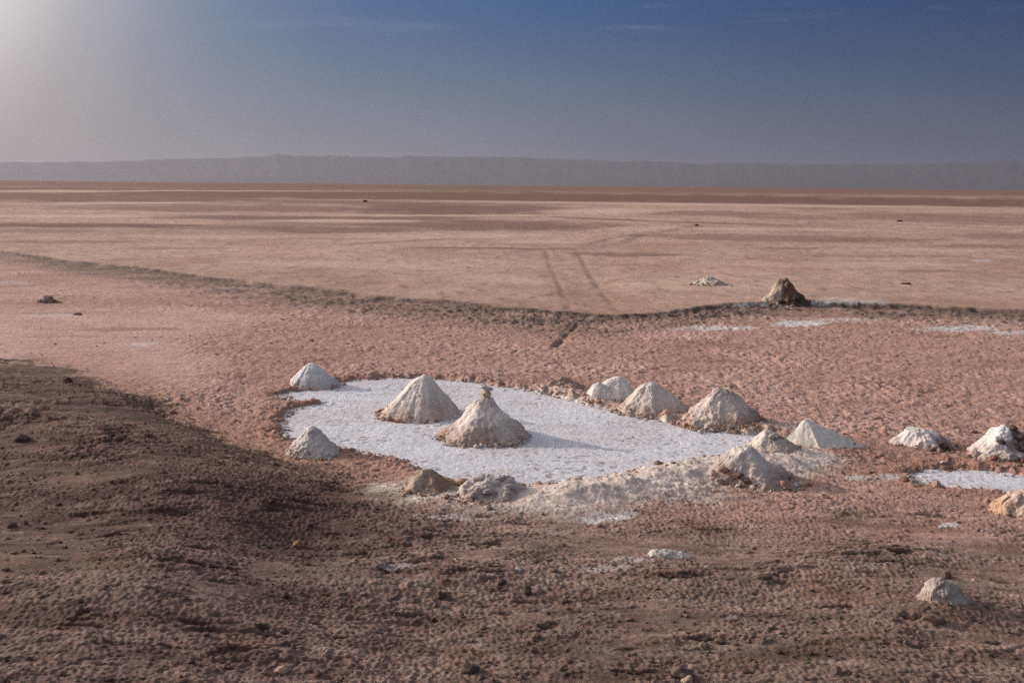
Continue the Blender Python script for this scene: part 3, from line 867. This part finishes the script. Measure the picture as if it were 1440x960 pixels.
for (nm, lb, ct, u0, u1, v0, v1, cl, sd, dp) in [
    ('stone', 'small orange-brown stone in the shaded hollow left of centre', 'stone', 412, 427, 754, 768, (.30, .17, .095), 41, .8),
    ('stone', 'pale tan stone at the bottom edge left of centre', 'stone', 384, 407, 932, 945, (.38, .25, .17), 42, .7),
    ('stone', 'buff stone beside a dark clod at the bottom right of centre', 'stone', 955, 978, 946, 960, (.36, .25, .185), 43, .8),
    ('clod', 'dark brown clod above the buff stone near the bottom edge', 'clod', 942, 975, 932, 950, (.15, .095, .07), 44, .8),
    ('clod', 'black-brown clod alone at bottom centre', 'clod', 646, 676, 928, 944, (.085, .06, .05), 45, .8),
    ('clod', 'upright dark clod right of a flat dark one at centre foreground', 'clod', 734, 748, 814, 834, (.10, .07, .055), 46, .8),
    ('clod', 'flat dark clod left of the upright one at centre foreground', 'clod', 697, 712, 814, 822, (.09, .06, .05), 47, .8),
    ('clod', 'dark clod half way between the low yellowish mound and the bottom edge', 'clod', 612, 628, 826, 840, (.10, .07, .055), 48, .8),
    ('pebble', 'tiny white pebble left of the flat white slab', 'pebble', 725, 735, 796, 803, (.50, .45, .42), 49, .8),
    ('clod', 'dark loaf-shaped clod near the left edge on the dark bank', 'clod', 18, 48, 608, 620, (.075, .055, .048), 50, .7),
    ('clod', 'dark clod at the crest of the dark bank beside the pink flat', 'clod', 88, 104, 528, 537, (.10, .065, .052), 51, .7),
    ('clod', 'reddish clod lying flat in front of the pale boulder', 'clod', 1290, 1330, 862, 874, (.17, .11, .085), 52, .7),
    ('clod', 'red clod upslope of the pale boulder', 'clod', 1322, 1338, 800, 812, (.15, .09, .07), 53, .8),
    ('clod', 'rust clod at the lower left corner of the small right pan', 'clod', 1264, 1281, 667, 677, (.20, .115, .085), 54, .8),
    ('clod', 'split brown clod between the two right heaps above the small pan', 'clod', 1318, 1346, 640, 655, (.22, .125, .085), 55, .8),
    ('clod', 'small flat dark clod on the pink flat right of the tiny mound', 'clod', 101, 116, 439, 443, (.22, .13, .10), 56, .6),
    ('clod', 'orange-brown clod between the yellowish mound and the knobbly mound', 'clod', 636, 656, 674, 682, (.30, .17, .10), 57, .8),
    ('clod', 'orange-brown clod at the right end of the knobbly grey mound', 'clod', 722, 740, 677, 686, (.34, .22, .14), 58, .8),
    ('clod', 'dark clod lying left of the white slab', 'clod', 1062, 1090, 802, 812, (.13, .085, .065), 59, .7)]:
    if nm == 'clod' and sd == 59: lb = 'flat dark clod right of the white slab'
    stone(nm, lb, ct, u0, u1, v0, v1, cl, sd, dp, group=SG, rough=.42, sharp=1.2, sub=3, sink=.45)
FG = 'dark specks far out on the plain'
for (lb, u0, u1, v0, v1, sd) in [
    ('dark clod far out on the left half of the plain, nearest the horizon', 509, 517, 281, 284.2, 61),
    ('dark flat clod far out on the right half of the plain', 1260, 1270, 309.5, 312, 62),
    ('dark clod at the far end of the wheel tracks', 976, 983, 315.5, 318, 63),
    ('dark low clod on the plain between the mud mound and the right edge', 1266, 1282, 397.5, 400, 64)]:
    stone('clod', lb, 'clod', u0, u1, v0, v1, (.09, .06, .05), sd, .6, group=FG, rough=.35, sub=2)


# ------------------------------------------------------------------ hills
def build_hills():
    D = 30000.0
    U = [-900, -300, 0, 100, 160, 220, 300, 350, 378, 388, 404, 415, 460, 520, 556, 572, 590, 620, 720, 760, 800, 870, 900, 950, 976, 1010, 1060, 1100, 1200, 1290, 1380, 1405, 1440, 1700, 2300]
    Vt = [236, 232, 229.5, 229, 228.3, 226, 224.5, 223, 221, 219.2, 219.5, 221.5, 221, 222.5, 224, 220.6, 221.5, 222.5, 223, 224.5, 226, 228.5, 228, 229.5, 232.8, 230.5, 231, 232, 233, 232, 230.5, 228, 228, 236, 250]
    az = np.radians(np.arange(-50, 50.01, .03))
    uu = 720 + F * np.tan(az) / math.cos(PITCH)
    vt = np.interp(uu, U, Vt); hor = 260 + (uu - 720) * 14 / 1440
    top = (hor - vt) / F * D * np.cos(az) * 1.02
    top = top + 26 * n2(az * 60, az * 0, 3) + 4 * n2(az * 210, az * 0 + 3, 4)
    k = np.linspace(0, 1, 46)[:, None]
    spur = fbm(az * 60 + .8 * k, k * 3.0, 4, 11) + .5 * fbm(az * 170 - .8 * k, k * 6.0, 3, 15)
    prof = np.interp(k, [0, .15, .45, .7, .86, .93, 1.0], [-.03, .08, .32, .60, .90, 1.0, .995])
    r = D - 5200 * (1 - k) + 90 * spur * np.sin(np.pi * np.clip(k, 0, 1)) * 1.0
    zz = prof * top[None, :] + 7 * spur * np.sin(np.pi * k)
    r = r + 0 * az[None, :]
    V = np.stack([r * np.sin(az), r * np.cos(az), zz], -1)
    back = np.stack([(D + 3000) * np.sin(az), (D + 3000) * np.cos(az), top * .9], -1)[None]
    base = np.stack([(D + 7000) * np.sin(az), (D + 7000) * np.cos(az), top * 0 - 20], -1)[None]
    V = np.concatenate([V, back, base]); nr = V.shape[0]
    c = np.empty(V.shape, np.float32); c[:] = (.085, .076, .086)
    c[:46] = mixc(c[:46], (.07, .062, .072), ss(-.2, .5, spur))
    m = mesh_obj('hills', V.reshape(-1, 3), grid_faces(nr, len(az))[:, ::-1], c.reshape(-1, 3), M_GROUND)
    m['kind'] = 'structure'


build_hills()

# ------------------------------------------------------------------ haze
HZ = dict(density=3.6e-5, color=(.44, .43, .505), anis=.40)
hv = np.array([(sx * 64000, sy, z) for z in (-3.0, 760.0) for sy in (-3000.0, 64000.0) for sx in (-1, 1)], float)
hf = np.array([(0, 2, 3, 1), (4, 5, 7, 6), (0, 1, 5, 4), (2, 6, 7, 3), (0, 4, 6, 2), (1, 3, 7, 5)])
mh = bpy.data.materials.new('dusty_air'); mh.use_nodes = True; mh.cycles.volume_sampling = 'DISTANCE'
nt = mh.node_tree; nt.nodes.clear()
out = nt.nodes.new('ShaderNodeOutputMaterial'); pv = nt.nodes.new('ShaderNodeVolumePrincipled')
pv.inputs['Density'].default_value = HZ['density']; pv.inputs['Color'].default_value = (*HZ['color'], 1)
pv.inputs['Anisotropy'].default_value = HZ['anis']
nt.links.new(pv.outputs['Volume'], out.inputs['Volume'])
ho = mesh_obj('haze', hv, hf, None, mh, smooth=False); ho['kind'] = 'stuff'

# ------------------------------------------------------------------ light and sky
EXPO = 0.33
SUN_E = 3.2
ld = bpy.data.lights.new('sun', 'SUN'); lo = bpy.data.objects.new('sun', ld); col.objects.link(lo)
ld.energy = SUN_E; ld.angle = rad(.9); ld.color = (1.0, .87, .75)
lo.rotation_euler = Vector(SUN).to_track_quat('Z', 'Y').to_euler(); lo.location = (0, 0, 50)

w = bpy.data.worlds.new('World'); sc.world = w; w.use_nodes = True
nt = w.node_tree; N = nt.nodes; Lk = nt.links; N.clear()
SKY_S = .15
out = N.new('ShaderNodeOutputWorld'); bg = N.new('ShaderNodeBackground'); bg.inputs['Strength'].default_value = SKY_S
Lk.new(bg.outputs[0], out.inputs['Surface'])
sky = N.new('ShaderNodeTexSky'); sky.sky_type = 'NISHITA'; sky.sun_disc = False
sky.sun_elevation = SUN_EL; sky.sun_rotation = SUN_AZ; sky.air_density = 1.2; sky.dust_density = 6.0; sky.ozone_density = 1.5
tc = N.new('ShaderNodeTexCoord')
nrm = N.new('ShaderNodeVectorMath'); nrm.operation = 'NORMALIZE'; Lk.new(tc.outputs['Generated'], nrm.inputs[0])
dot = N.new('ShaderNodeVectorMath'); dot.operation = 'DOT_PRODUCT'; Lk.new(nrm.outputs[0], dot.inputs[0]); dot.inputs[1].default_value = SUN
ac = N.new('ShaderNodeMath'); ac.operation = 'ARCCOSINE'; ac.use_clamp = False; Lk.new(dot.outputs['Value'], ac.inputs[0])
an = N.new('ShaderNodeMapRange'); an.inputs['From Min'].default_value = 0; an.inputs['From Max'].default_value = math.pi
Lk.new(ac.outputs[0], an.inputs['Value'])
sep = N.new('ShaderNodeSeparateXYZ'); Lk.new(nrm.outputs[0], sep.inputs[0])


def lin(r, g, b):
    def f(c):
        c /= 255.0
        return c / 12.92 if c <= .04045 else ((c + .055) / 1.055) ** 2.4
    k = 1.0 / (2 ** EXPO) / SKY_S
    return (f(r) * k, f(g) * k, f(b) * k, 1)


def ramp(stops, src):
    r = N.new('ShaderNodeValToRGB'); e = r.color_ramp.elements
    while len(e) > 1: e.remove(e[0])
    e[0].position = stops[0][0] / 180.; e[0].color = lin(*stops[0][1])
    for p, c in stops[1:]:
        q = e.new(p / 180.); q.color = lin(*c)
    r.color_ramp.interpolation = 'B_SPLINE' if False else 'LINEAR'
    Lk.new(src, r.inputs[0]); return r


# colour of the low dusty sky by angle from the sun, near the horizon and ten degrees up
hor = ramp([(0, (255, 240, 220)), (25, (235, 215, 200)), (41, (204, 190, 184)), (45.5, (180, 168, 165)), (51.5, (153, 151, 154)), (58, (138, 140, 147)),
            (68, (127, 132, 144)), (82, (105, 111, 132)), (97, (88, 95, 120)), (180, (110, 110, 122))], an.outputs[0])
up = ramp([(0, (255, 250, 240)), (25, (235, 230, 225)), (38.5, (250, 247, 243)), (42.5, (232, 228, 225)), (46.5, (178, 178, 185)), (50.5, (136, 145, 165)), (54, (104, 126, 158)),
           (60, (72, 107, 149)), (70, (52, 93, 138)), (84, (38, 76, 120)), (99, (30, 62, 104)), (180, (80, 100, 140))], an.outputs[0])
el = N.new('ShaderNodeMapRange'); el.interpolation_type = 'SMOOTHSTEP'
el.inputs['From Min'].default_value = .0; el.inputs['From Max'].default_value = .185
Lk.new(sep.outputs['Z'], el.inputs['Value'])
mxl = N.new('ShaderNodeMix'); mxl.data_type = 'RGBA'
Lk.new(el.outputs[0], mxl.inputs['Factor']); Lk.new(hor.outputs[0], mxl.inputs['A']); Lk.new(up.outputs[0], mxl.inputs['B'])
# thin cirrus streaks
mp = N.new('ShaderNodeMapping'); mp.inputs['Scale'].default_value = (3.0, 3.0, 38.0); mp.inputs['Rotation'].default_value = (0, rad(5), 0)
Lk.new(nrm.outputs[0], mp.inputs['Vector'])
cn = N.new('ShaderNodeTexNoise'); cn.inputs['Scale'].default_value = 2.2; cn.inputs['Detail'].default_value = 6; cn.inputs['Distortion'].default_value = .6
Lk.new(mp.outputs[0], cn.inputs['Vector'])
cr = N.new('ShaderNodeMapRange'); cr.interpolation_type = 'SMOOTHSTEP'; cr.inputs['From Min'].default_value = .54; cr.inputs['From Max'].default_value = .80
Lk.new(cn.outputs['Fac'], cr.inputs['Value'])
ch = N.new('ShaderNodeMapRange'); ch.interpolation_type = 'SMOOTHSTEP'; ch.inputs['From Min'].default_value = .12; ch.inputs['From Max'].default_value = .185
ch.inputs['To Max'].default_value = .22
Lk.new(sep.outputs['Z'], ch.inputs['Value'])
cm = N.new('ShaderNodeMath'); cm.operation = 'MULTIPLY'; Lk.new(cr.outputs[0], cm.inputs[0]); Lk.new(ch.outputs[0], cm.inputs[1])
mxc = N.new('ShaderNodeMix'); mxc.data_type = 'RGBA'
Lk.new(cm.outputs[0], mxc.inputs['Factor']); Lk.new(mxl.outputs['Result'], mxc.inputs['A']); mxc.inputs['B'].default_value = lin(205, 205, 210)
# above the dusty layer the clear sky takes over
hi = N.new('ShaderNodeMapRange'); hi.interpolation_type = 'SMOOTHSTEP'
hi.inputs['From Min'].default_value = .22; hi.inputs['From Max'].default_value = .50
Lk.new(sep.outputs['Z'], hi.inputs['Value'])
mxs = N.new('ShaderNodeMix'); mxs.data_type = 'RGBA'
Lk.new(hi.outputs[0], mxs.inputs['Factor']); Lk.new(mxc.outputs['Result'], mxs.inputs['A']); hs = N.new('ShaderNodeHueSaturation'); hs.inputs['Saturation'].default_value = .55; hs.inputs['Value'].default_value = 1.15
Lk.new(sky.outputs[0], hs.inputs['Color']); Lk.new(hs.outputs[0], mxs.inputs['B'])
Lk.new(mxs.outputs['Result'], bg.inputs['Color'])

# ------------------------------------------------------------------ render settings
sc.view_settings.view_transform = 'Standard'; sc.view_settings.look = 'None'
sc.view_settings.exposure = EXPO; sc.view_settings.gamma = 1.0
sc.view_settings.use_curve_mapping = False
cy = sc.cycles
cy.max_bounces = 4; cy.diffuse_bounces = 2; cy.glossy_bounces = 1; cy.volume_bounces = 0; cy.transmission_bounces = 0
cy.use_adaptive_sampling = False; cy.use_denoising = False; cy.denoiser = 'OPENIMAGEDENOISE'; cy.denoising_input_passes = 'RGB_ALBEDO_NORMAL'
sc.render.engine = 'CYCLES'
